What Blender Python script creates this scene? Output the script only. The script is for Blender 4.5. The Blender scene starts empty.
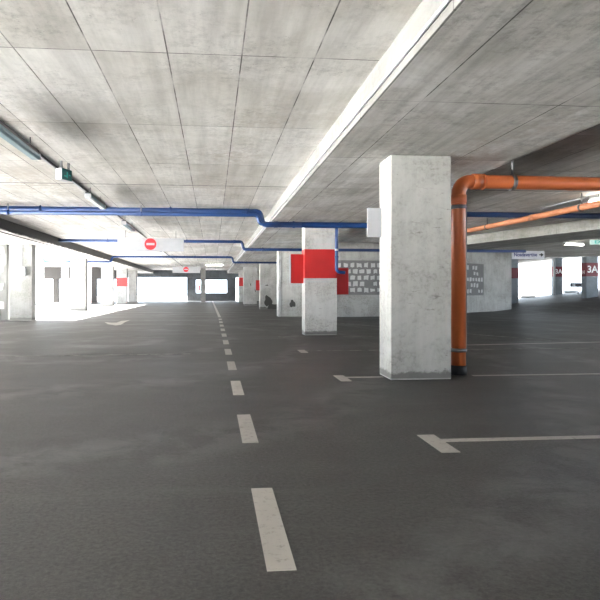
import bpy, bmesh, math, random
from mathutils import Vector, Matrix
random.seed(7)
S = bpy.context.scene
C = S.collection

# ------------------------------------------------------------------ camera
cd = bpy.data.cameras.new('camera'); cam = bpy.data.objects.new('camera', cd); C.objects.link(cam)
cam.location = (0, 0, 1.0)
cam.rotation_euler = (math.pi/2, 0, -math.atan(.086))
cd.sensor_width = 36; cd.lens = 36*560/600
cd.shift_x = 39/600; cd.shift_y = -10/600
cd.clip_end = 500
S.camera = cam

# ------------------------------------------------------------------ world, sun, exposure
w = bpy.data.worlds.new('sky'); S.world = w; w.use_nodes = True
nt = w.node_tree
bg = nt.nodes['Background']
bg.inputs['Color'].default_value = (.76, .88, 1.0, 1)
bg.inputs['Strength'].default_value = 2.0
sd = bpy.data.lights.new('sun', 'SUN'); sun = bpy.data.objects.new('sun', sd); C.objects.link(sun)
sd.energy = 85; sd.angle = math.radians(1.5); sd.color = (1, .985, .96)
sun.rotation_euler = Vector((-.70, .16, .62)).to_track_quat('Z', 'Y').to_euler()
sun.location = (-20, -10, 20)

def portal(name, loc, rot, sx, sy):
    l = bpy.data.lights.new(name, 'AREA'); l.shape = 'RECTANGLE'; l.size = sx; l.size_y = sy
    l.cycles.is_portal = True
    o = bpy.data.objects.new(name, l); C.objects.link(o); o.location = loc; o.rotation_euler = rot
portal('daylight_portal', (-11.1, 0, 1.4), (0, -math.pi/2, 0), 2.8, 38)      # open left side
portal('daylight_portal', (22.1, 1, 1.4), (0, math.pi/2, 0), 2.8, 42)           # open right side
portal('daylight_portal', (-7.6, 30, 1.4), (0, -math.pi/2, 0), 2.8, 21)        # court
portal('daylight_portal', (-2.5, 51.6, 1.1), (-math.pi/2, 0, 0), 10, 2.2)        # far end
portal('daylight_portal', (26, 46.5, 2.2), (-math.pi/2, 0, 0), 24, 3.6)         # ramp end

vs = S.view_settings
vs.view_transform = 'Standard'; vs.look = 'None'; vs.gamma = 1; vs.use_curve_mapping = False
vs.exposure = 2.0

# ------------------------------------------------------------------ materials
class NT:
    def __init__(s, name):
        m = bpy.data.materials.new(name); m.use_nodes = True
        s.m = m; s.t = m.node_tree; s.n = s.t.nodes; s.l = s.t.links
        s.b = s.n['Principled BSDF']
        g = s.n.new('ShaderNodeNewGeometry'); s.pos = g.outputs['Position']
    def node(s, k, **kw):
        n = s.n.new(k)
        for a, v in kw.items(): setattr(n, a, v)
        return n
    def setin(s, n, **kw):
        for a, v in kw.items():
            i = n.inputs[a.replace('_', ' ')]
            if hasattr(v, 'is_output') or isinstance(v, bpy.types.NodeSocket): s.l.new(v, i)
            else: i.default_value = v
        return n
    def mapped(s, scale=(1,1,1), loc=(0,0,0), rot=(0,0,0), src=None):
        n = s.node('ShaderNodeMapping'); s.l.new(src or s.pos, n.inputs['Vector'])
        n.inputs['Scale'].default_value = scale; n.inputs['Location'].default_value = loc; n.inputs['Rotation'].default_value = rot
        return n.outputs['Vector']
    def noise(s, scale, detail=4, rough=.55, vec=None, dist=0):
        n = s.node('ShaderNodeTexNoise'); s.l.new(vec or s.pos, n.inputs['Vector'])
        n.inputs['Scale'].default_value = scale; n.inputs['Detail'].default_value = detail
        n.inputs['Roughness'].default_value = rough; n.inputs['Distortion'].default_value = dist
        return n.outputs['Fac']
    def ramp(s, fac, stops):
        n = s.node('ShaderNodeValToRGB'); s.l.new(fac, n.inputs['Fac'])
        e = n.color_ramp.elements
        while len(e) < len(stops): e.new(.5)
        for x, (p, c) in zip(e, stops):
            x.position = p; x.color = (c, c, c, 1) if isinstance(c, (int, float)) else (*c, 1)
        return n.outputs['Color']
    def mix(s, fac, a, b, mode='MIX'):
        n = s.node('ShaderNodeMix', data_type='RGBA', blend_type=mode)
        for k, v in ((0, fac), (6, a), (7, b)):
            if isinstance(v, bpy.types.NodeSocket): s.l.new(v, n.inputs[k])
            elif k == 0: n.inputs[0].default_value = v
            else: n.inputs[k].default_value = (*v, 1) if len(v) == 3 else v
        return n.outputs[2]
    def math(s, op, a, b=0.0):
        n = s.node('ShaderNodeMath', operation=op)
        for k, v in ((0, a), (1, b)):
            if isinstance(v, bpy.types.NodeSocket): s.l.new(v, n.inputs[k])
            else: n.inputs[k].default_value = v
        return n.outputs[0]
    def sep(s):
        n = s.node('ShaderNodeSeparateXYZ'); s.l.new(s.pos, n.inputs[0]); return n.outputs
    def bump(s, h, strength=.3, dist=.01):
        n = s.node('ShaderNodeBump'); n.inputs['Strength'].default_value = strength; n.inputs['Distance'].default_value = dist
        s.l.new(h, n.inputs['Height']); s.l.new(n.outputs[0], s.b.inputs['Normal'])
    def out(s, col, rough=.8, metal=0):
        if isinstance(col, bpy.types.NodeSocket): s.l.new(col, s.b.inputs['Base Color'])
        else: s.b.inputs['Base Color'].default_value = (*col, 1)
        if isinstance(rough, bpy.types.NodeSocket): s.l.new(rough, s.b.inputs['Roughness'])
        else: s.b.inputs['Roughness'].default_value = rough
        s.b.inputs['Metallic'].default_value = metal
        return s.m

def slab_concrete(name, base, pw, ph, ox, oy, seam=None, grain=(7, .6, 7), contrast=1.0, rot=0):
    """board-formed concrete soffit: panel joints, per panel tint, grain and blotches"""
    t = NT(name)
    wob = t.mapped((1, 1, 1), (-ox, -oy, 0), (0, 0, rot))
    br = t.node('ShaderNodeTexBrick', offset=0.0, squash=1.0)
    t.l.new(wob, br.inputs['Vector'])
    t.setin(br, Scale=1.0, Mortar_Size=.006, Mortar_Smooth=.25, Bias=0.0, Brick_Width=pw, Row_Height=ph)
    br.inputs['Color1'].default_value = (.78, .77, .75, 1); br.inputs['Color2'].default_value = (1, 1, 1, 1)
    br.inputs['Mortar'].default_value = (.93, .93, .92, 1)
    tint = br.outputs['Color']; joint = br.outputs['Fac']
    # the joints come and go along their length
    jn = t.ramp(t.noise(2.3, 3, .6), [(.36, .30), (.56, 1.0)])
    jm = t.math('MULTIPLY', joint, jn)
    g1 = t.noise(1.0, 5, .65, t.mapped(grain))
    g2 = t.noise(1.1, 6, .6, dist=.6)
    g3 = t.noise(11, 6, .8)
    patchy = t.ramp(t.noise(1.3, 4, .6, t.mapped((1, 1, 1), (4, 9, 2))), [(.40, 0.0), (.62, 1.0)])
    c = t.mix(1.0, base, tint, 'MULTIPLY')
    c = t.mix(1.0, c, t.ramp(g1, [(.34, 1-.24*contrast), (.62, 1.0)]), 'MULTIPLY')
    c = t.mix(1.0, c, t.ramp(g2, [(.30, (1-.25*contrast, 1-.26*contrast, 1-.29*contrast)), (.62, (1, 1, 1))]), 'MULTIPLY')
    c = t.mix(t.math('ADD', t.math('MULTIPLY', patchy, .75), .2), c, t.mix(1.0, c, t.ramp(g3, [(.34, 1-.34*contrast), (.54, 1.0)]), 'MULTIPLY'))
    # rusty-brown weathering patches and small pits
    st = t.math('MULTIPLY', t.ramp(t.noise(.55, 3, .6, t.mapped((1, .5, 1), (3, 1, 0))), [(.50, 0.0), (.66, .7)]), t.ramp(t.noise(9, 6, .8), [(.42, 0.0), (.60, 1.0)]))
    c = t.mix(st, c, (base[0]*.45, base[1]*.40, base[2]*.34))
    pit = t.ramp(t.noise(30, 3, .6), [(.28, 1.0), (.33, 0.0)])
    c = t.mix(t.math('MULTIPLY', t.math('MULTIPLY', pit, patchy), .6), c, (.12, .11, .10))
    c = t.mix(jm, c, (.07, .066, .06))
    if seam is not None:
        y = t.sep()[1]
        d = t.math('ABSOLUTE', t.math('SUBTRACT', y, seam))
        d = t.math('ADD', d, t.math('MULTIPLY', t.math('SUBTRACT', t.noise(8, 3), .5), .03))
        c = t.mix(t.ramp(d, [(.012, .9), (.03, 0.0)]), c, (.035, .035, .033))
    hb = t.math('ADD', t.math('MULTIPLY', g1, .6), t.math('MULTIPLY', g3, .5))
    hb = t.math('SUBTRACT', hb, jm)
    t.bump(hb, .35, .008)
    return t.out(c, .85)

def pillar_concrete(name, base, patch=None, bottom=True):
    t = NT(name)
    g1 = t.noise(1.0, 5, .65, t.mapped((9, 9, .8)))
    g2 = t.noise(1.6, 6, .6, dist=.5)
    g3 = t.noise(22, 5, .7)
    c = t.mix(1.0, base, t.ramp(g1, [(.30, .86), (.68, 1.0)]), 'MULTIPLY')
    c = t.mix(1.0, c, t.ramp(g2, [(.32, (.78, .77, .74)), (.60, (1, 1, 1))]), 'MULTIPLY')
    c = t.mix(t.ramp(g2, [(.42, .9), (.60, .12)]), c, t.mix(1.0, c, t.ramp(g3, [(.34, .66), (.54, 1.0)]), 'MULTIPLY'))
    pit = t.ramp(t.noise(34, 3, .6, t.mapped((1, 1, 1.4))), [(.27, 1.0), (.32, 0.0)])
    c = t.mix(t.math('MULTIPLY', pit, .6), c, (.09, .085, .075))
    # a few horizontal scuffs
    sc = t.math('MULTIPLY', t.ramp(t.noise(1.0, 4, .7, t.mapped((5, 5, 26))), [(.62, 0.0), (.70, .8)]), t.ramp(t.noise(2.6, 2), [(.47, 0.0), (.56, 1.0)]))
    c = t.mix(sc, c, (.13, .12, .105))
    if bottom:
        z = t.sep()[2]
        zz = t.math('ADD', z, t.math('MULTIPLY', t.math('SUBTRACT', t.noise(7, 4, .7), .5), .13))
        c = t.mix(t.ramp(zz, [(.075, .85), (.10, 0.0)]), c, (.12, .12, .11))
        c = t.mix(t.ramp(z, [(.012, .8), (.02, 0.0)]), c, (.45, .44, .42))
    t.bump(t.math('ADD', g3, t.math('MULTIPLY', pit, -1.5)), .3, .006)
    return t.out(c, .82)

def floor_asphalt(name):
    t = NT(name)
    n1 = t.noise(.55, 6, .6, t.mapped((.55, 1.4, 1)), dist=.8)
    n2 = t.noise(2.2, 6, .65, dist=.4)
    n3 = t.noise(48, 5, .8)
    n4 = t.noise(170, 3, .7)
    base = t.ramp(n1, [(.28, (.046, .0435, .041)), (.52, (.064, .0605, .057)), (.74, (.088, .084, .079))])
    c = t.mix(1.0, base, t.ramp(n2, [(.25, .78), (.7, 1.14)]), 'MULTIPLY')
    c = t.mix(1.0, c, t.ramp(n3, [(.34, .48), (.66, 1.5)]), 'MULTIPLY')
    c = t.mix(t.math('MULTIPLY', t.ramp(n4, [(.62, 0.0), (.70, .55)]), 1.0), c, (.22, .21, .2))
    # swept tyre arcs
    wv = t.node('ShaderNodeTexWave', wave_type='RINGS', rings_direction='Z')
    t.l.new(t.mapped((.16, .10, 0), (.30, -1.1, 0)), wv.inputs['Vector'])
    t.setin(wv, Scale=1.4, Distortion=3.5, Detail=4.0, Detail_Scale=.8)
    arc = t.math('MULTIPLY', t.ramp(wv.outputs['Fac'], [(.70, 0.0), (.95, .5)]), t.ramp(n2, [(.42, 0.0), (.6, 1.0)]))
    c = t.mix(arc, c, (.15, .147, .142))
    # long scrubbed streaks across the bays
    st = t.ramp(t.noise(1.0, 5, .7, t.mapped((.35, 3.2, 1), (5, 2, 0), (0, 0, .12)), dist=.3), [(.58, 0.0), (.72, .42)])
    c = t.mix(st, c, (.125, .122, .118))
    dk = t.ramp(t.noise(1.0, 5, .65, t.mapped((.5, 2.0, 1), (11, 7, 0), (0, 0, -.2))), [(.60, 0.0), (.75, .55)])
    c = t.mix(dk, c, (.040, .038, .036))
    r = t.ramp(n1, [(.3, .46), (.7, .62)])
    t.bump(t.math('ADD', t.math('MULTIPLY', n3, 1.0), t.math('MULTIPLY', n4, .5)), .5, .006)
    t.b.inputs['Specular IOR Level'].default_value = .35
    return t.out(c, r)

def painted(name, col, rough=.6, wear=.5, under=(.075, .073, .07), scale=18, lo=.38, hi=.5):
    t = NT(name)
    n = t.noise(scale, 6, .75); n2 = t.noise(3, 4)
    c = t.mix(1.0, col, t.ramp(n2, [(.3, .86), (.7, 1.0)]), 'MULTIPLY')
    if wear: c = t.mix(t.ramp(n, [(lo, wear), (hi, 0.0)]), c, under)
    t.bump(n, .15, .003)
    return t.out(c, rough)

def plain(name, col, rough=.5, metal=0, emit=None, es=1):
    t = NT(name)
    n = t.noise(6, 3); c = t.mix(1.0, col, t.ramp(n, [(.3, .93), (.7, 1.0)]), 'MULTIPLY')
    if emit:
        t.b.inputs['Emission Color'].default_value = (*emit, 1); t.b.inputs['Emission Strength'].default_value = es
    return t.out(c, rough, metal)

M = {}
M['ceil'] = slab_concrete('board_formed_ceiling', (.90, .89, .87), .56, 1.86, -.34, 4.25 - 1.86, seam=9.6)
M['band'] = slab_concrete('board_formed_beam', (.80, .80, .79), 1.15, 1.9, .50, 4.33 - 1.9, contrast=1.25, grain=(9, .5, 9))
M['band2'] = slab_concrete('weathered_beam_concrete', (.42, .42, .40), 3.2, 1.9, .3, 1, contrast=1.2)
M['beam_dimmer'] = slab_concrete('dimmed_beam_side', (.30, .30, .295), 3.0, 1.9, .3, 1, contrast=.7)  # darker grey than the beam, tones down its overlit side
M['far_ceil'] = slab_concrete('ramp_ceiling_concrete', (.45, .46, .47), 1.2, 2.5, 0, 0)
M['floor'] = floor_asphalt('worn_asphalt_floor')
M['pillar'] = pillar_concrete('cast_concrete_pillar', (.47, .47, .45))
M['pillar_w'] = pillar_concrete('whitewashed_pillar', (.56, .56, .545))
M['wall'] = pillar_concrete('concrete_wall', (.46, .46, .44), bottom=False)
M['wall_w'] = pillar_concrete('white_painted_wall', (.62, .62, .61), bottom=False)
M['ground'] = painted('pale_concrete_ground', (.74, .73, .71), .9, 0)
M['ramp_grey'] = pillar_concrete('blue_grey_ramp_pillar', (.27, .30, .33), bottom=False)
M['bright'] = plain('bright_white_board', (.82, .82, .86), .4)
M['court'] = painted('grey_court_paving', (.11, .11, .11), .9, 0)
M['darkwall'] = pillar_concrete('dark_blue_grey_wall', (.13, .145, .16), bottom=False)
M['white'] = plain('white_board_paint', (.42, .43, .455), .45)
M['red'] = painted('red_wall_paint', (.50, .016, .016), .5, .18, (.35, .03, .03), 12, .32, .42)
M['dred'] = painted('dark_red_paint', (.15, .008, .018), .55, .12, (.2, .02, .03), 12)
M['redsign'] = plain('red_sign_enamel', (.68, .02, .03), .35)
M['blue'] = plain('blue_pipe_paint', (.009, .045, .17), .45)
M['orange'] = plain('orange_plastic_pipe', (.60, .155, .050), .32)
M['orange2'] = plain('pale_orange_plastic_pipe', (.46, .18, .085), .45)
M['zinc'] = plain('galvanised_steel', (.22, .22, .23), .35, .8)
M['steel_dark'] = plain('dark_steel', (.05, .05, .055), .5, .4)
M['near_black'] = plain('near_black_matte', (.045, .043, .042), .7)  # near black; on the left beam it stands in for shade
M['black'] = plain('black_rubber', (.018, .018, .02), .6)
M['grey'] = plain('grey_plastic', (.42, .43, .44), .5)
M['lamp_off'] = plain('unlit_diffuser', (.30, .42, .47), .25)
M['lamp_on'] = plain('lit_diffuser', (.9, .9, .88), .4, emit=(1, .95, .86), es=6)
M['green'] = plain('teal_sign_face', (.01, .13, .13), .3)
M['green_lit'] = plain('green_lettering', (.0, .42, .36), .4)
M['exit_face'] = plain('lit_exit_face', (.5, .62, .6), .4, emit=(.75, 1, .95), es=.12)
M['line'] = painted('worn_white_road_paint', (.46, .43, .39), .7, .45, scale=22, lo=.33, hi=.46)
M['faint'] = painted('faded_road_paint', (.30, .29, .27), .75, .95, scale=7, lo=.42, hi=.60)
M['mortar'] = painted('grey_mortar', (.20, .20, .195), .9, 0)
M['block'] = painted('white_glass_block', (.55, .55, .54), .5, .25, (.5, .5, .48), 10, .3, .4)
M['stain'] = painted('bare_grey_render', (.10, .10, .09), .9, 0)
M['text_blue'] = plain('dark_blue_lettering', (.05, .05, .22), .5)
M['text_white'] = plain('white_lettering', (.85, .85, .85), .5)
M['text_dark'] = plain('black_lettering', (.02, .02, .02), .5)

# ------------------------------------------------------------------ mesh helpers
class MB:
    def __init__(s): s.bm = bmesh.new()
    def box(s, a, b):
        x0, y0, z0 = a; x1, y1, z1 = b
        v = [s.bm.verts.new(p) for p in ((x0,y0,z0),(x1,y0,z0),(x1,y1,z0),(x0,y1,z0),(x0,y0,z1),(x1,y0,z1),(x1,y1,z1),(x0,y1,z1))]
        for f in ((0,3,2,1),(4,5,6,7),(0,1,5,4),(1,2,6,5),(2,3,7,6),(3,0,4,7)): s.bm.faces.new([v[i] for i in f])
        return s
    def prism(s, pts, z0, z1):
        """pts: plan polygon (x, y), z0/z1 numbers or per-vertex lists"""
        n = len(pts)
        z0 = z0 if isinstance(z0, (list, tuple)) else [z0]*n; z1 = z1 if isinstance(z1, (list, tuple)) else [z1]*n
        a = [s.bm.verts.new((p[0], p[1], z)) for p, z in zip(pts, z0)]
        b = [s.bm.verts.new((p[0], p[1], z)) for p, z in zip(pts, z1)]
        s.bm.faces.new(a[::-1]); s.bm.faces.new(b)
        for i in range(n): s.bm.faces.new((a[i], a[(i+1)%n], b[(i+1)%n], b[i]))
        return s
    def tube(s, pts, r, seg=20, caps=True):
        pts = [Vector(p) for p in pts]; rings = []
        up = Vector((0, 0, 1))
        t0 = (pts[1]-pts[0]).normalized()
        if abs(t0.dot(up)) > .9: up = Vector((1, 0, 0))
        for i, p in enumerate(pts):
            t = ((pts[min(i+1, len(pts)-1)]-p).normalized() + (p-pts[max(i-1, 0)]).normalized()).normalized()
            n = (up - t*up.dot(t)).normalized(); up = n
            b = t.cross(n)
            rr = r[i] if isinstance(r, (list, tuple)) else r
            rings.append([s.bm.verts.new(p + n*math.cos(a)*rr + b*math.sin(a)*rr) for a in [2*math.pi*k/seg for k in range(seg)]])
        for r0, r1 in zip(rings, rings[1:]):
            for k in range(seg):
                f = s.bm.faces.new((r0[k], r0[(k+1)%seg], r1[(k+1)%seg], r1[k])); f.smooth = True
        if caps: s.bm.faces.new(rings[0][::-1]); s.bm.faces.new(rings[-1])
        return s
    def quad(s, pts):
        s.bm.faces.new([s.bm.verts.new(p) for p in pts]); return s
    def build(s, name, mat, parent=None, loc=(0,0,0), bevel=0, seg=2):
        bmesh.ops.recalc_face_normals(s.bm, faces=s.bm.faces)
        me = bpy.data.meshes.new(name); s.bm.to_mesh(me); s.bm.free()
        o = bpy.data.objects.new(name, me); me.materials.append(M[mat] if isinstance(mat, str) else mat)
        C.objects.link(o); o.parent = parent; o.location = loc
        if bevel:
            m = o.modifiers.new('bevel', 'BEVEL'); m.width = bevel; m.segments = seg; m.limit_method = 'ANGLE'
        return o

def round_path(pts, rad, n=6):
    """polyline with rounded corners"""
    pts = [Vector(p) for p in pts]; out = [pts[0]]
    for a, b, c in zip(pts, pts[1:], pts[2:]):
        u = (a-b); v = (c-b); d = min(rad, u.length*.49, v.length*.49)
        p0 = b+u.normalized()*d; p1 = b+v.normalized()*d
        for k in range(n+1):
            t = k/n; out.append(p0*(1-t)**2 + b*2*t*(1-t) + p1*t*t)
    out.append(pts[-1]); return out

def tag(o, label, cat, group=None, kind=None):
    o['label'] = label; o['category'] = cat
    if group: o['group'] = group
    if kind: o['kind'] = kind
    return o
def thing(name, loc, label, cat, group=None, rz=0):
    o = bpy.data.objects.new(name, None); C.objects.link(o); o.location = loc; o.rotation_euler = (0, 0, rz)
    o.empty_display_size = .1
    return tag(o, label, cat, group)
def struct(o, label=None):
    o['kind'] = 'structure'
    if label: o['label'] = label
    return o
def dup(root, loc, label, group=None, rz=None):
    r = root.copy(); C.objects.link(r); r.location = loc; r['label'] = label
    if rz is not None: r.rotation_euler = (0, 0, rz)
    if group: r['group'] = group
    for ch in list(root.children):
        c = ch.copy(); C.objects.link(c); c.parent = r
        for g in list(ch.children):
            d = g.copy(); C.objects.link(d); d.parent = c
    return r
def text(name, body, size, mat, parent, loc, rot=(math.pi/2, 0, 0), sx=1.0, ex=.004):
    cu = bpy.data.curves.new(name, 'FONT'); cu.body = body; cu.size = size; cu.align_x = 'CENTER'; cu.align_y = 'CENTER'
    cu.extrude = ex; cu.offset = size*.02
    tmp = bpy.data.objects.new('tmp', cu); C.objects.link(tmp)
    bpy.context.view_layer.update()
    me = bpy.data.meshes.new_from_object(tmp.evaluated_get(bpy.context.evaluated_depsgraph_get()))
    bpy.data.objects.remove(tmp)
    me.materials.clear(); me.materials.append(M[mat]); me.name = name
    o = bpy.data.objects.new(name, me); C.objects.link(o); o.parent = parent; o.location = loc; o.rotation_euler = rot; o.scale = (sx, 1, 1)
    return o

# ------------------------------------------------------------------ large structure
HC, HB, HT = 2.78, 2.50, 3.10            # ceiling, beam soffit, top of roof slab
struct(MB().prism([(-11,-20),(22,-20),(22,22),(40,22),(40,51),(-14,51),(-14,40.3),(-6.75,40.3),(-6.75,19.3),(-11,19.3)], -.2, 0).build('floor', 'floor'))
# ramp deck at the right: a plane rising to the right
def rz_(x, y):
    k = min(1, max(0, (y-21.5)/5.0)); k = k*k*(3-2*k)
    return max(-.03, (.11*(x-14) - .054*(y-27))*k)
bm = MB(); nx, ny = 40, 34; g = []
for j in range(ny+1):
    for i in range(nx+1):
        x = 11 + 28*i/nx; y = 21.5 + 25*j/ny; g.append(bm.bm.verts.new((x, y, rz_(x, y))))
for j in range(ny):
    for i in range(nx):
        q = [g[j*(nx+1)+i], g[j*(nx+1)+i+1], g[(j+1)*(nx+1)+i+1], g[(j+1)*(nx+1)+i]]
        f = bm.bm.faces.new(q); f.smooth = True
struct(bm.build('floor', 'floor'))
# roof slab over the hall, over the left aisle and behind the far court wall
struct(MB().prism([(-11,-20),(22,-20),(22,23.2),(40,23.2),(40,26),(14.5,29),(14.5,51.3),(-14,51.3),(-14,40.31),(-7.35,40.31),(-7.35,19.3),(-11,19.3)], HC, HT).build('ceiling', 'ceil'))
# raised deck above the ramp
rc = [(14.5,26.0),(40,23.0),(40,46.3),(14.5,46.3)]
zc_ = [.11*(x-14)-.054*(y-27)+2.92 for x, y in rc]
struct(MB().prism(rc, zc_, [z+.3 for z in zc_]).build('ceiling', 'far_ceil'))
# band beams running with the pillar rows
struct(MB().box((1.30,-20,HB),(3.45,50.6,HC)).build('ceiling_beam', 'band', bevel=.006))
struct(MB().box((-7.35,-20,HB),(-5.25,50.6,HC)).build('ceiling_beam', 'band', bevel=.006))
struct(MB().prism([(14.2,-7),(17,-7),(11.6,13.5),(9.8,20.5),(8.6,25),(6.6,25),(7.72,20.5),(9.45,13.2)], HB, HC).build('ceiling_beam', 'band2', bevel=.006))
struct(MB().box((-5.25,-20,HB+.03),(-5.225,50.5,HC-.005)).build('beam_shade_strip', 'near_black'), 'dark strip imitating shade on the inner face of the left beam')  # shade on the beam's inner face, put in as a dark strip
struct(MB().box((-14,44.5,1.85),(-7.4,44.8,HC)).build('ceiling_beam', 'near_black'))
struct(MB().box((1.284,-20,HB),(1.30,50.6,HC-.002)).build('beam_side_dimmer', 'beam_dimmer'), 'added grey facing dimming the daylit side of the beam above the nearest pillar')  # added facing, greyer than the beam so its daylit side glares less
# far lintel beam
struct(MB().box((-14,50.6,2.14),(2.6,51.1,HC)).build('ceiling_beam', 'darkwall'))
# left aisle: white wall of rough blocks
struct(MB().box((-11,19.05,0),(-6.75,19.3,HC)).build('wall_left', 'mortar'))
# curved ramp wall behind the pillars
cw = [(2.54,21.0),(4.7,20.45),(6.0,20.55),(7.4,21.0),(8.8,21.85),(10.1,22.9),(11.3,23.95),(12.4,24.75),(13.4,25.3),(14.2,25.6)]
def offs(pts, d):
    o = []
    for i, p in enumerate(pts):
        a = Vector(pts[max(i-1,0)]); b = Vector(pts[min(i+1,len(pts)-1)]); t = (b-a).normalized()
        o.append((p[0]-t.y*d, p[1]+t.x*d))
    return o
back = offs(cw, .45)
struct(MB().prism(cw + back[::-1], 0, HC).build('wall_ramp', 'wall'))
# white edge strip on the wall's free end
struct(MB().box((2.46,20.97,0),(2.56,21.5,HB)).build('trim_1', 'wall_w'))
# closed sides outside the frame
struct(MB().box((40,22,0),(40.3,46.3,6.2)).build('wall_right', 'wall'))
struct(MB().box((-11,-20.3,0),(22,-20,HT)).build('wall_back', 'wall'))
# end block at the far side with a wide opening, and its right return
struct(MB().box((-2.34,51.1,0),(-1.52,51.4,2.3)).box((1.28,51.1,0),(2.1,51.4,2.3)).box((-1.52,51.1,0),(1.28,51.4,.73)).box((-1.52,51.1,1.92),(1.28,51.4,2.3)).build('wall_far', 'darkwall'))
struct(MB().box((2.9,51.0,0),(14.5,51.3,HC)).build('wall_far', 'wall'))
# court: far facade and its pier
struct(MB().box((-30,40,0),(-11.75,40.3,6)).build('wall_court', 'wall_w'))
struct(MB().box((-10.50,40,0),(-10.08,40.3,HC)).box((-8.9,40.05,0),(-8.5,40.3,HC)).build('wall_court', 'wall_w'))
# outdoor ground
struct(MB().box((-60,-60,-.3),(-11,19.3,-.02)).build('ground', 'ground'))
g_ = MB(); g_.box((-60,19.3,-.3),(-11,40.3,-.02)); g_.box((-11,19.3,-.3),(-6.75,40.3,-.01)); g_.box((-60,40.3,-.3),(-14,51.0,-.02))
g_.box((-60,51.0,-.3),(70,130,-.05)); g_.box((22.02,-20.3,-.3),(70,21.98,-.03)); g_.box((-11,-60,-.3),(70,-20.3,-.02))
struct(g_.build('ground', 'court'))

# ------------------------------------------------------------------ pillars
def pillar(x0, x1, y0, dep, label, mat='pillar', band=None, bandmat='red', z0=0, z1=HB, group=None, name='concrete_pillar', bev=.012):
    cx = (x0+x1)/2; h = (x1-x0)/2
    t = thing(name, (cx, y0+dep/2, z0), label, 'pillar', group)
    MB().box((-h,-dep/2,0),(h,dep/2,z1-z0)).build('shaft', mat, t, bevel=bev, seg=2)
    if band:
        e = .004
        b = MB()
        a0, a1 = band[0]-z0, band[1]-z0
        b.box((-h-e,-dep/2-e,a0),(h+e,-dep/2+.001,a1)); b.box((-h-e,dep/2-.001,a0),(h+e,dep/2+e,a1))
        b.box((-h-e,-dep/2+.001,a0),(-h+.001,dep/2-.001,a1)); b.box((h-.001,-dep/2+.001,a0),(h+e,dep/2-.001,a1))
        o = b.build('red_band', bandmat, t); o['label'] = 'painted red band'
    return t
pillar(1.965, 2.66, 6.06, .43, 'bare grey concrete pillar nearest the camera, beside the vertical orange drain pipe')
pA = pillar(2.02, 2.74, 12.22, .40, 'pale pillar with a wide red band and a blue pipe crossing its top', 'pillar_w', (1.26, 1.90))
pB = pillar(2.47, 3.36, 29.35, .5, 'wide pale pillar with dark bare patches near its foot, left of the curved wall', 'pillar_w')
pC = pillar(1.97, 2.84, 36.05, .5, 'plain pale pillar with small dark scuffs, beyond the patched wide pillar', 'pillar_w')
pillar(2.0, 2.65, 43.0, .5, 'furthest pillar of the right row, red band peeping out on its left side', 'pillar_w', (1.30, 1.95))
M['left_p'] = pillar_concrete('dimmed_left_pillar', (.30, .30, .295))  # white pillar colour darkened on the left row to offset its excess daylight
for yy in (10.6, 2.3, -6.0, -14.3): pillar(-6.63, -5.91, yy, .40, 'white pillar of the left row nearer than the switch box pillar, outside the view', 'left_p', group='left row pillars beside the camera')
pL = pillar(-6.63, -5.91, 18.95, .40, 'white pillar with a small white switch box, at the end of the rough block wall', 'left_p', bev=.01)
pillar(-6.74, -6.02, 27.25, .42, 'white pillar in glaring daylight, first one past the switch box pillar', 'left_p')
pillar(-6.90, -6.19, 35.5, .42, 'white pillar in glaring daylight just left of the red banded pillar of the left row', 'left_p')
pillar(-6.60, -5.90, 39.2, .5, 'white pillar with a red band in the left row', 'left_p', (1.25, 1.84))
pillar(-6.55, -5.90, 44.2, .5, 'grey pillar partly hidden behind the red banded pillar of the left row', 'pillar')
pillar(-.99, -.60, 46.4, .4, 'slim grey pillar standing before the far window opening', 'wall', z1=HC)
pillar(-12.42, -12.02, 44.9, .35, 'dark slim pillar seen inside the opening across the court', 'near_black', z1=HC)
pillar(-9.50, -9.10, 44.9, .35, 'dark slim pillar inside the court opening, right of the other slim one', 'near_black', z1=HC)
# dark patches on the wide pillar
def blob(cx, cz, rx, rz2, y, seed, n=26):
    r = random.Random(seed); b = MB(); f = []; k = []
    for i in range(n):
        a = 2*math.pi*i/n; q = 1+.18*math.sin(3*a+seed)+.10*math.sin(5*a+2*seed)+r.uniform(-.05,.05)
        f.append((cx+rx*q*math.cos(a), y, cz+rz2*q*math.sin(a))); k.append((cx+rx*q*math.cos(a), y+.02, cz+rz2*q*math.sin(a)))
    vf = [b.bm.verts.new(p) for p in f]; vk = [b.bm.verts.new(p) for p in k]
    b.bm.faces.new(vf); b.bm.faces.new(vk[::-1])
    for i in range(n): b.bm.faces.new((vf[i], vf[(i+1)%n], vk[(i+1)%n], vk[i]))
    return b
hd = -.25-.006
blob(-.02, .42, .20, .26, hd, 2).build('bare_patch', 'stain', pB)
b = MB(); pts = [(-.05,.0),(-.02,.12),(.02,.25),(.12,.28),(.30,.24),(.44,.25),(.44,0)]
vf = [b.bm.verts.new((x, hd+.001, z)) for x, z in pts]; vk = [b.bm.verts.new((x, hd+.02, z)) for x, z in pts]
b.bm.faces.new(vf); b.bm.faces.new(vk[::-1])
for i in range(len(pts)): b.bm.faces.new((vf[i], vf[(i+1)%len(pts)], vk[(i+1)%len(pts)], vk[i]))
b.build('bare_patch', 'stain', pB)
blob(-.08, 1.25, .08, .03, hd, 4).build('bare_patch', 'stain', pB)
blob(.03, 1.35, .03, .09, hd, 5).build('scuff', 'stain', pC)
blob(.33, 1.0, .04, .11, hd, 6).build('scuff', 'stain', pC)
# stain on the curved wall near its free end
s = blob(2.98, .48, .11, .13, 20.85, 9); s = s.build('bare_patch', 'stain')
tag(s, 'dark oval patch low on the grey curved wall left of the red banded pillar', 'wall patch')

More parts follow.
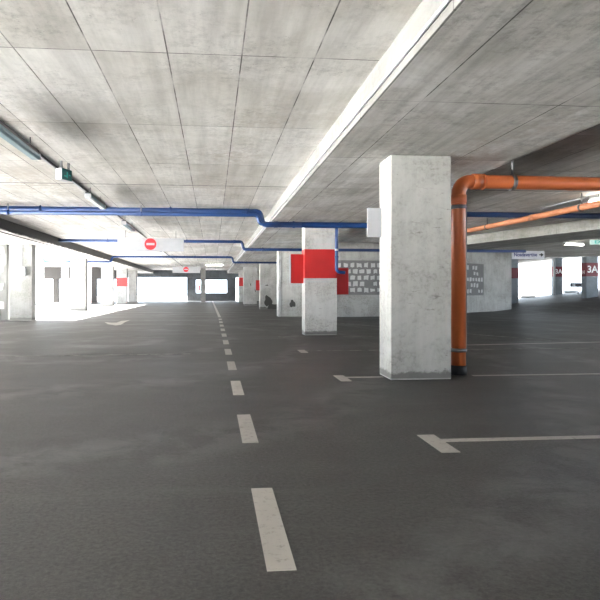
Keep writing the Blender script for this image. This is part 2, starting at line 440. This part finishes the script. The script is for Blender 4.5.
# switch box with its conduit on the first left pillar
t = thing('switch_box', (-6.20, 18.94, 1.35), 'small white switch box with a thin conduit going up the white left pillar', 'switch box')
MB().box((-.11,-.12,.12),(.11,0,.40)).build('case', 'white', t, bevel=.01)
MB().tube([(-.02,-.02,.40),(-.02,-.02,1.13)], .012, 8).build('conduit', 'grey', t)
MB().box((.112,-.10,.14),(.118,-.02,.38)).build('side_cover', 'grey', t)

# flag boards on the pillars
def board(loc, sx, sy, sz, label, mat, edge='white', rz=0):
    t = thing('flag_board', loc, label, 'board', rz=rz)
    MB().box((0,-sy/2,0),(sx,sy/2,sz)).build('panel', mat, t, bevel=.004)
    MB().box((-.035,-sy/2-.002,0),(0,sy/2+.002,sz)).build('edge_strip', edge, t)
    return t
board((1.735, 12.42, 1.15), .285, .04, .65, 'red board standing out from the left side of the red banded pillar', 'red')
board((2.785, 12.50, .90), .28, .04, .60, 'red board low on the right side of the banded pillar under the blue pipe elbow', 'red', 'red')
board((2.27, 29.6, .98), .20, .04, .54, 'small red board on the left side of the patched wide pillar', 'red')
board((1.84, 6.43, 1.62), .128, .03, .34, 'white board on the left side of the nearest grey pillar, by the blue pipe', 'white')

# light wall blocks
def block_field(name, path, rows, z0, z1, label, cw_=.25, fill=.66, miss=.05, seed=1, mat='block', slab=True):
    """rough pale blocks along a plan polyline [(x,y)..] on its near side"""
    r = random.Random(seed)
    P = [Vector(p) for p in path]
    L = [0]
    for a, b_ in zip(P, P[1:]): L.append(L[-1]+(b_-a).length)
    def at(s):
        for i in range(len(P)-1):
            if s <= L[i+1] or i == len(P)-2:
                a, b_ = P[i], P[i+1]; t = (b_-a).normalized(); return a+t*(s-L[i]), Vector((t.y, -t.x))
    n = max(1, int(L[-1]/cw_)); rh = (z1-z0)/rows
    t = thing(name, (P[0].x, P[0].y, z0), label, 'wall blocks')
    ox, oy, oz = P[0].x, P[0].y, z0
    if slab:
        sl = MB()
        for a, b_ in zip(P, P[1:]):
            tt = (b_-a).normalized(); nn = Vector((tt.y, -tt.x))*.02
            sl.prism([(a.x-ox,a.y-oy),(a.x+nn.x-ox,a.y+nn.y-oy),(b_.x+nn.x-ox,b_.y+nn.y-oy),(b_.x-ox,b_.y-oy)], -.06, z1-z0+.06)
        sl.build('mortar_panel', 'mortar', t)
    m = MB()
    for j in range(rows):
        for i in range(n):
            if r.random() < miss: continue
            s0 = (i+.5+(.28 if j % 2 else -.1))*cw_
            if s0+cw_*.5 > L[-1] or s0 < cw_*.4: continue
            p, nn = at(s0); tt = Vector((-nn.y, nn.x))
            w2 = cw_*fill*.5*r.uniform(.8,1.12); h2 = rh*fill*.5*r.uniform(.78,1.1)
            zc = (j+.5)*rh; f = []
            for sx, sz in ((-1,-1),(0,-1.0),(1,-1),(1,1),(.1,1),(-1,1)):
                q = p + tt*(sx*w2 + r.uniform(-.015,.015)*cw_/.25)
                f.append((q.x, q.y, zc+sz*h2+r.uniform(-.018,.018)*cw_/.25))
            fr = [m.bm.verts.new((x+nn.x*.03-ox, y+nn.y*.03-oy, z)) for x, y, z in f]
            bk = [m.bm.verts.new((x+nn.x*.018-ox, y+nn.y*.018-oy, z)) for x, y, z in f]
            m.bm.faces.new(fr); m.bm.faces.new(bk[::-1])
            for k in range(6): m.bm.faces.new((fr[k], fr[(k+1)%6], bk[(k+1)%6], bk[k]))
    m.build('pale_blocks', mat, t)
block_field('block_panel', [(4.55,20.44),(4.7,20.39),(6.0,20.49),(7.3,20.9)], 5, .88, 2.04, 'patch of small pale rough blocks in the grey wall between the banded and nearest pillars', .26, .68, .04, 3)
block_field('block_panel', [(9.2,22.1),(10.1,22.84),(11.3,23.88),(12.35,24.7)], 5, .82, 2.12, 'patch of small pale blocks, some missing, in the curved wall right of the orange pipe', .27, .62, .2, 8)
block_field('block_panel', [(-10.9,19.03),(-6.72,19.03)], 8, .06, 2.46, 'wall of large rough white blocks with grey joints left of the switch box pillar', .40, .80, 0, 5, slab=False)
# ------------------------------------------------------------------ pipes
def pipe(name, label, cat, pts, r, mat, rad=.12, couplings=(), clamps=(), cmat='blue', group=None, kmat='zinc'):
    o0 = Vector(pts[0]); t = thing(name, o0, label, cat, group)
    P = round_path([Vector(p)-o0 for p in pts], rad)
    MB().tube(P, r).build('pipe_run', mat, t)
    for a, b in couplings:
        a = Vector(a)-o0; b = Vector(b)-o0
        MB().tube([a, b], r*1.12).build('coupling', cmat, t)
    for p, d, top in clamps:       # point, axis direction, z of the soffit (None for wall clips)
        p = Vector(p)-o0; d = Vector(d).normalized()
        c = MB().tube([p-d*.022, p+d*.022], r*1.16).build('clamp', kmat, t)
        if top is not None:
            q = Vector((p.x, p.y, top-o0.z)); MB().tube([p+Vector((0,0,r*1.1)), q], .012, 8).build('hanger_rod', 'zinc', c)
    return t
# big orange drain pipe
op = pipe('drain_pipe', 'thick orange drain pipe rising beside the nearest pillar and turning right under the ceiling', 'drain pipe',
     [(2.905,6.42,.04),(2.905,6.42,2.29),(9.2,6.42,2.27)], .083, 'orange', .17,
     couplings=[((2.905,6.42,2.02),(2.905,6.42,2.12)),((3.07,6.42,2.289),(3.17,6.42,2.289)),((3.20,6.42,2.289),(3.215,6.42,2.289))], cmat='orange',
     clamps=[((2.905,6.42,1.98),(0,0,1),None),((2.905,6.42,.29),(0,0,1),None),((3.57,6.42,2.287),(1,0,0),HC),((5.6,6.42,2.28),(1,0,0),HC),((7.8,6.42,2.275),(1,0,0),HC)])
MB().tube([(0,0,-.04),(0,0,.07)], .094).build('floor_collar', 'black', op)
MB().tube([(.098,0,1.93),(.098,0,.25)], .006, 6).build('tie_wire', 'white', op)
pipe('drain_pipe', 'thinner pale orange pipe sloping away under the ceiling right of the nearest pillar', 'drain pipe',
     [(6.75,1.5,2.42),(6.75,14.9,2.58),(6.75,15.2,2.76)], .062, 'orange2', .12, cmat='orange2',
     couplings=[((6.75,11.2,2.536),(6.75,11.4,2.538))],
     clamps=[((6.75,9.75,2.519),(0,1,0),HC),((6.75,13.3,2.561),(0,1,0),HC),((6.75,5.0,2.462),(0,1,0),HC)], kmat='steel_dark')
# blue sprinkler mains
def main(y, r, xl, xr, label, left_end=None, bend=1.02, zh=2.69, zl=2.42, second=False, rbend=3.75):
    pts = []
    if left_end == 'cross': pts += [(-8.5,y,2.62),(-8.4,y,zl),(-5.15,y,zl),(-5.05,y,zh)]
    else: pts += [(xl,y,zh)]
    pts += [(bend,y,zh),(bend+.05,y,zl),(rbend-.1,y,zl)]
    if xr > rbend: pts += [(rbend+.1,y,zh),(xr,y,zh)]
    cl = [((x,y,zh),(1,0,0),HC) for x in (-3.6,-.9) if x > xl] + [((1.75,y,zl),(1,0,0),HB)]
    return pipe('sprinkler_main', label, 'pipe', pts, r, 'blue', .10, couplings=[((bend-.32,y,zh),(bend-.23,y,zh)),((bend+.3,y,zl),(bend+.38,y,zl))], clamps=cl, kmat='blue')
main(12.08, .062, -5.24, 12.0, 'thick blue pipe crossing nearest the camera, upper one of the pair', second=True)
pipe('sprinkler_main', 'blue pipe running just below the nearest blue crossing pipe', 'pipe', [(-5.24,11.93,2.60),(.96,11.93,2.60),(.99,11.93,2.41),(1.9,11.93,2.41)], .042, 'blue', .09,
     clamps=[((x,11.93,2.60),(1,0,0),HC) for x in (-4.2,-1.5)], kmat='blue')
main(19.6, .052, -5.24, 11.0, 'blue pipe crossing the ceiling behind the nearer no entry sign', rbend=11.5)
main(28.9, .052, -8.5, 4.0, 'furthest blue pipe, crossing the ceiling between the two no entry signs', 'cross', bend=1.0, rbend=4.5)
pipe('drop_pipe', 'short blue pipe dropping down the right edge of the red banded pillar', 'pipe',
     [(2.70,12.08,2.355),(2.70,12.08,2.22),(2.70,12.08,1.40),(2.89,12.08,1.38)], .036, 'blue', .08,
     couplings=[((2.70,12.08,1.86),(2.70,12.08,1.90))], cmat='white', clamps=[((2.70,12.08,1.72),(0,0,1),None)], kmat='blue')
# thin ceiling conduits
def conduit(label, pts, r, mat='white', name='conduit'):
    o0 = Vector(pts[0]); o = MB().tube([Vector(p)-o0 for p in pts], r, 8).build(name, mat); o.location = o0
    return tag(o, label, 'conduit')
conduit('grey conduit along the bright side of the beam above the nearest pillar', [(1.270,-4,2.570),(1.270,44,2.570)], .013, 'white')
conduit('dark cable running along the underside of the left beam', [(-5.42,-2,2.489),(-5.42,44,2.489)], .011, 'black')
conduit('thin white conduit joining the lit ceiling lamp above the sloping orange pipe', [(7.1,10.05,2.766),(7.1,11.6,2.766)], .013, 'white')

# ------------------------------------------------------------------ cable tray and luminaires, left aisle
t = thing('lighting_rail', (-2.27, 2.0, 2.766), 'slim dark and white rail under the ceiling carrying the left row of lamps', 'lighting rail')
MB().box((-.012,0,-.012),(.012,44,.012)).build('rail', 'white', t)
MB().box((.016,0,-.006),(.036,44,.012)).build('cable', 'black', t)
def luminaire(loc, L, label, lit=False, rz=0, group='tube lamps of the left rail', wide=.12):
    t = thing('tube_lamp', loc, label, 'ceiling lamp', group, rz)
    h = wide/2
    MB().box((-h*.75,0,0),(h*.75,L,.05)).build('housing', 'steel_dark' if not lit else 'grey', t, bevel=.006)
    P = [(-h,-.04),(-h*.6,-.06),(h*.6,-.06),(h,-.04),(h*.92,0),(-h*.92,0)]
    b = MB(); a0 = [b.bm.verts.new((x,.01,z)) for x, z in P]; a1 = [b.bm.verts.new((x,L-.01,z)) for x, z in P]
    b.bm.faces.new(a0); b.bm.faces.new(a1[::-1])
    for i in range(6): b.bm.faces.new((a0[i], a0[(i+1)%6], a1[(i+1)%6], a1[i]))
    b.build('diffuser', 'lamp_on' if lit else 'lamp_off', t)
    MB().box((-h*.95,-.015,-.056),(h*.95,.008,.02)).build('end_cap', 'grey', t)
    MB().box((-h*.95,L-.008,-.056),(h*.95,L+.015,.02)).build('end_cap', 'grey', t)
    for y in (.2, L-.2): MB().tube([(0,y,.045),(0,y,HC-loc[2])], .007, 6).build('hanger_rod', 'zinc', t)
    return t
l0 = luminaire((-2.12, 5.35, 2.62), 1.58, 'unlit bluish tube lamp nearest the camera at the upper left')
luminaire((-2.12, 9.75, 2.62), 1.30, 'short tube lamp on the left rail before the nearest blue pipe')
dup(l0, (-2.12, 13.6, 2.62), 'tube lamp on the left rail just beyond the nearest blue pipe')
dup(l0, (-2.12, 21.6, 2.62), 'tube lamp on the left rail beyond the nearer no entry sign')
luminaire((7.12, 8.35, 2.68), 1.65, 'glowing tube lamp at the right edge above the sloping orange pipe', True, group='lit lamps in the right bays')
luminaire((12.42, 18.85, 2.66), .95, 'glowing lamp under the ceiling left of the green exit sign', True, rz=-math.radians(70), group='lit lamps in the right bays')
luminaire((-.45, 36.0, 2.62), 1.10, 'glowing lamp beside the further no entry sign', True, rz=-math.pi/2, group=None, wide=.34)

# emergency exit box under the left rail
t = thing('exit_sign', (-2.02, 7.85, 2.49), 'small emergency sign with a teal face hanging under the left lamp rail', 'sign', rz=-.45); t.scale = (.8, .8, .8)
MB().box((-.02,-.13,0),(.05,.13,.20)).build('case', 'grey', t, bevel=.006)
MB().box((.05,-.12,.01),(.056,.12,.19)).build('face', 'green', t)
MB().box((-.085,-.125,.005),(-.025,.125,.195)).build('back_case', 'white', t, bevel=.008)
for y in (-.10, .08): MB().box((-.01,y,.195),(.03,y+.02,.32)).build('bracket', 'steel_dark', t)
m = MB()
m.box((.056,-.07,.06),(.059,.00,.085)); m.box((.056,-.01,.045),(.059,.02,.15)); m.box((.056,.05,.09),(.059,.09,.11))
m.build('running_figure', 'green_lit', t)

# ------------------------------------------------------------------ hanging signs
def no_entry(loc, W, H, cx, label, r=.17):
    t = thing('no_entry_sign', loc, label, 'sign', 'no entry signs over the lane')
    MB().box((-W/2,-.015,0),(W/2,.015,H)).build('panel', 'white', t, bevel=.004)
    d = MB().tube([(cx,-.020,H*.55),(cx,-.0155,H*.55)], r, 40).build('red_disc', 'redsign', t)
    MB().box((cx-r*.68,-.024,H*.55-.033),(cx+r*.68,-.0205,H*.55+.033)).build('white_bar', 'white', d)
    for s in (-1, 1): MB().tube([(s*W*.38,0,H),(s*W*.38,0,HC-loc[2])], .008, 8).build('hanger_rod', 'zinc', t)
    return t
no_entry((-1.85, 17, 2.16), 1.96, .39, -.01, 'larger and nearer white hanging sign with a red no entry disc', .175)
no_entry((-1.83, 39, 2.18), 1.88, .44, -.02, 'smaller and further white hanging sign with a red no entry disc', .18)

t = thing('direction_sign', (14.38, 24.5, 2.42), 'white hanging sign with dark blue lettering and an arrow above the ramp', 'sign', rz=-.08)
MB().box((-.74,-.03,0),(.74,.03,.37)).build('panel', 'bright', t, bevel=.006)
text('lettering', 'Nosdavertise', .23, 'text_blue', t, (-.13, -.036, .19), sx=.86)
b = MB(); pts = [(.50,.165),(.58,.165),(.58,.10),(.70,.19),(.58,.28),(.58,.215),(.50,.215)]
vf = [b.bm.verts.new((x,-.036,z)) for x, z in pts]; vk = [b.bm.verts.new((x,-.031,z)) for x, z in pts]
b.bm.faces.new(vf); b.bm.faces.new(vk[::-1])
for i in range(7): b.bm.faces.new((vf[i], vf[(i+1)%7], vk[(i+1)%7], vk[i]))
b.build('arrow', 'text_dark', t)
for s in (-1, 1): MB().tube([(s*.5,0,.37),(s*.5,0,.40)], .01, 8).build('hanger_rod', 'zinc', t)

t = thing('exit_sign', (13.30, 18.3, 2.57), 'lit exit sign with green letters at the right edge', 'sign', rz=-.25)
MB().box((-.28,-.04,0),(.36,.04,.17)).build('case', 'exit_face', t, bevel=.02)
text('lettering', 'EXIT', .15, 'green_lit', t, (.04, -.046, .085), sx=1.25)
MB().tube([(0,0,.17),(0,0,.21)], .012, 8).build('hanger_rod', 'zinc', t)

# ------------------------------------------------------------------ ramp deck furniture at the right
def fz(x, y): return .11*(x-14)-.054*(y-27)
def ramp_pillar(x0, x1, y0, dep, b0, b1, label, txt=None, tsize=.5):
    z0 = fz((x0+x1)/2, y0)-.05; z1 = fz((x0+x1)/2, y0+dep/2)+2.90
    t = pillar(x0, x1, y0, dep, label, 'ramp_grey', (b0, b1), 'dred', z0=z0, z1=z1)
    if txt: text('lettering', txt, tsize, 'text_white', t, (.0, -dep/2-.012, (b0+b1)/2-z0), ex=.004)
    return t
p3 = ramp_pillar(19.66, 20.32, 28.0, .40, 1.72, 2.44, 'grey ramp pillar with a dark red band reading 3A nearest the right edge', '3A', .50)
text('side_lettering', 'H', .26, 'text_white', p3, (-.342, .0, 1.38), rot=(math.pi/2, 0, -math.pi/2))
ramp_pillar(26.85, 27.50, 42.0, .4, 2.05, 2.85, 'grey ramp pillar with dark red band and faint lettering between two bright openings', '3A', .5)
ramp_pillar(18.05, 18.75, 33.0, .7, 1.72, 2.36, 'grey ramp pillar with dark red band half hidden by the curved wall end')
# vehicle height gauge / door frame by the opening
t = thing('door_frame', (25.35, 41.0, fz(26, 41)), 'pale metal portal frame around the bright ramp opening', 'door frame')
fr = round_path([(-1.6,0,2.95),(.85,0,3.0),(.85,0,0)], .25)
MB().tube(fr, .07, 12).build('frame_tube', 'grey', t)
# kerb stones along the ramp edge
for i, (x, y) in enumerate([(22.9,42.6),(25.2,42.9),(29.2,43.6)]):
    k = MB().box((-.55,-.15,0),(.55,.15,.16)).build('kerb_stone', 'wall', bevel=.03); k.location = (x, y, fz(x, y))
    tag(k, ['dark kerb stone leftmost below the ramp opening', 'dark kerb stone right of the leftmost one below the ramp opening', 'dark kerb stone between the two lettered ramp pillars'][i], 'kerb', 'kerb stones at the ramp edge')
t = thing('post_sign', (25.4, 37.0, fz(25.4, 37)), 'low dark sign with pale symbols on a single thin post beyond the lettered ramp pillar', 'sign')
zb = fz(25.4, 37)
MB().box((-.62,-.03,1.20-zb),(.85,.03,1.50-zb)).build('panel', 'steel_dark', t, bevel=.005)
MB().tube([(0,.05,0),(0,.05,1.48-zb)], .025, 8).build('post', 'steel_dark', t)
MB().box((-.48,-.034,1.27-zb),(-.26,-.031,1.43-zb)).build('symbol', 'white', t); MB().box((.18,-.034,1.27-zb),(.38,-.031,1.43-zb)).build('symbol', 'white', t)
# glass balustrade beyond
t = thing('railing', (22.5, 45.6, fz(22.5, 45.6)), 'thin pale railing along the bright ramp edge', 'railing')
for k in range(12): MB().tube([(k*1.2,0,.11*k*1.2),(k*1.2,0,.11*k*1.2+1.0)], .018, 6).build('post', 'grey', t)
MB().tube([(0,0,1.0),(13.2,0,1.0+.11*13.2)], .02, 8).build('handrail', 'grey', t)

# small red extinguisher on the slim far pillar
t = thing('fire_extinguisher', (-1.08, 46.55, .92), 'small red extinguisher hanging on the left of the slim far pillar', 'extinguisher')
MB().tube([(0,0,0),(0,0,.03),(0,0,.40),(0,0,.46),(0,0,.50)], [.06,.075,.075,.045,.02], 14).build('cylinder', 'red', t)
MB().box((-.03,-.02,.50),(.03,.02,.56)).build('valve', 'black', t)

# ------------------------------------------------------------------ road markings
Z = .0025
def mark(name, pts, label, cat, mat='line', group=None):
    cx = sum(p[0] for p in pts)/len(pts); cy = sum(p[1] for p in pts)/len(pts)
    o = MB().prism([(x-cx, y-cy) for x, y in pts], 0, Z).build(name, mat); o.location = (cx, cy, 0)
    return tag(o, label, cat, group)
ordn = ['nearest', 'second', 'third', 'fourth', 'fifth', 'sixth', 'seventh', 'eighth', 'ninth', 'tenth', 'eleventh']
for k in range(11):
    y = 1.98+1.672*k; x = .245+.0006*k
    mark('lane_dash', [(x-.053,y),(x+.053,y),(x+.053,y+.83),(x-.053,y+.83)],
         ('white lane dash nearest the camera' if k == 0 else '%s white lane dash counted from the camera' % ordn[k]), 'lane marking', group='dashes of the lane centre line')
mark('lane_line', [(.20,20.6),(.30,20.6),(.02,50.5),(-.08,50.5)], 'unbroken white lane line beyond the last dash', 'lane marking')
bays = [(3.60, 'nearest the camera, right foreground', 'line'), (6.30, 'meeting the foot of the nearest pillar', 'line'), (9.10, 'second beyond the nearest pillar', 'faint'), (11.85, 'at the foot of the red banded pillar', 'faint')]
for i, (y, d, m) in enumerate(bays):
    if i in (1, 3): segs = [(1.52, 1.95), (3.02 if i == 1 else 2.8, 6.6 if i == 1 else 5.6)]
    else: segs = [(1.52, 6.6)]
    t = thing('bay_line', (1.45, y, 0), 'white parking bay line with a T end, ' + d, 'bay marking', 'parking bay lines on the right')
    MB().prism([(-.05,-.27),(.07,-.27),(.07,.15),(-.05,.15)], 0, Z).build('end_mark', 'line' if i < 3 else 'faint', t)
    b = MB()
    for a, c_ in segs: b.box((a-1.45,-.035,0),(c_-1.45,.035,Z))
    b.build('stripe', m, t)
mark('bay_line', [(3.4,17.3),(3.5,17.35),(6.75,10.45),(6.65,10.45)], 'faded slanting line on the floor right of the orange pipe', 'bay marking', 'faint')
mark('bay_line', [(3.3,9.62),(3.3,9.70),(9.5,10.45),(9.5,10.37)], 'pale floor line passing across the right bays beyond the orange pipe', 'bay marking', 'line')
mark('bay_line', [(-4.6,8.62),(-4.6,8.70),(-.35,8.86),(-.35,8.79)], 'faded floor line across the left side of the lane', 'bay marking', 'faint')
mark('bay_line', [(1.45,14.6),(1.45,14.68),(1.95,14.68),(1.95,14.6)], 'short pale dash on the floor left of the red banded pillar', 'bay marking', 'faint')
# curved arrow
pts = [(-3.34, 17.69), (-3.06, 17.4), (-2.93, 17.49), (-2.95, 18.39), (-2.73, 18.85), (-2.73, 17.8), (-2.64, 16.47), (-2.73, 16.11), (-3.05, 16.7)]
cx, cy = -2.9, 17.3
b = MB(); b.prism([(x-cx, y-cy) for x, y in pts[::-1]], 0, Z)
o = b.build('direction_arrow', M['line']); o.location = (cx, cy, 0); tag(o, 'white curved arrow painted on the floor at the left', 'arrow marking')
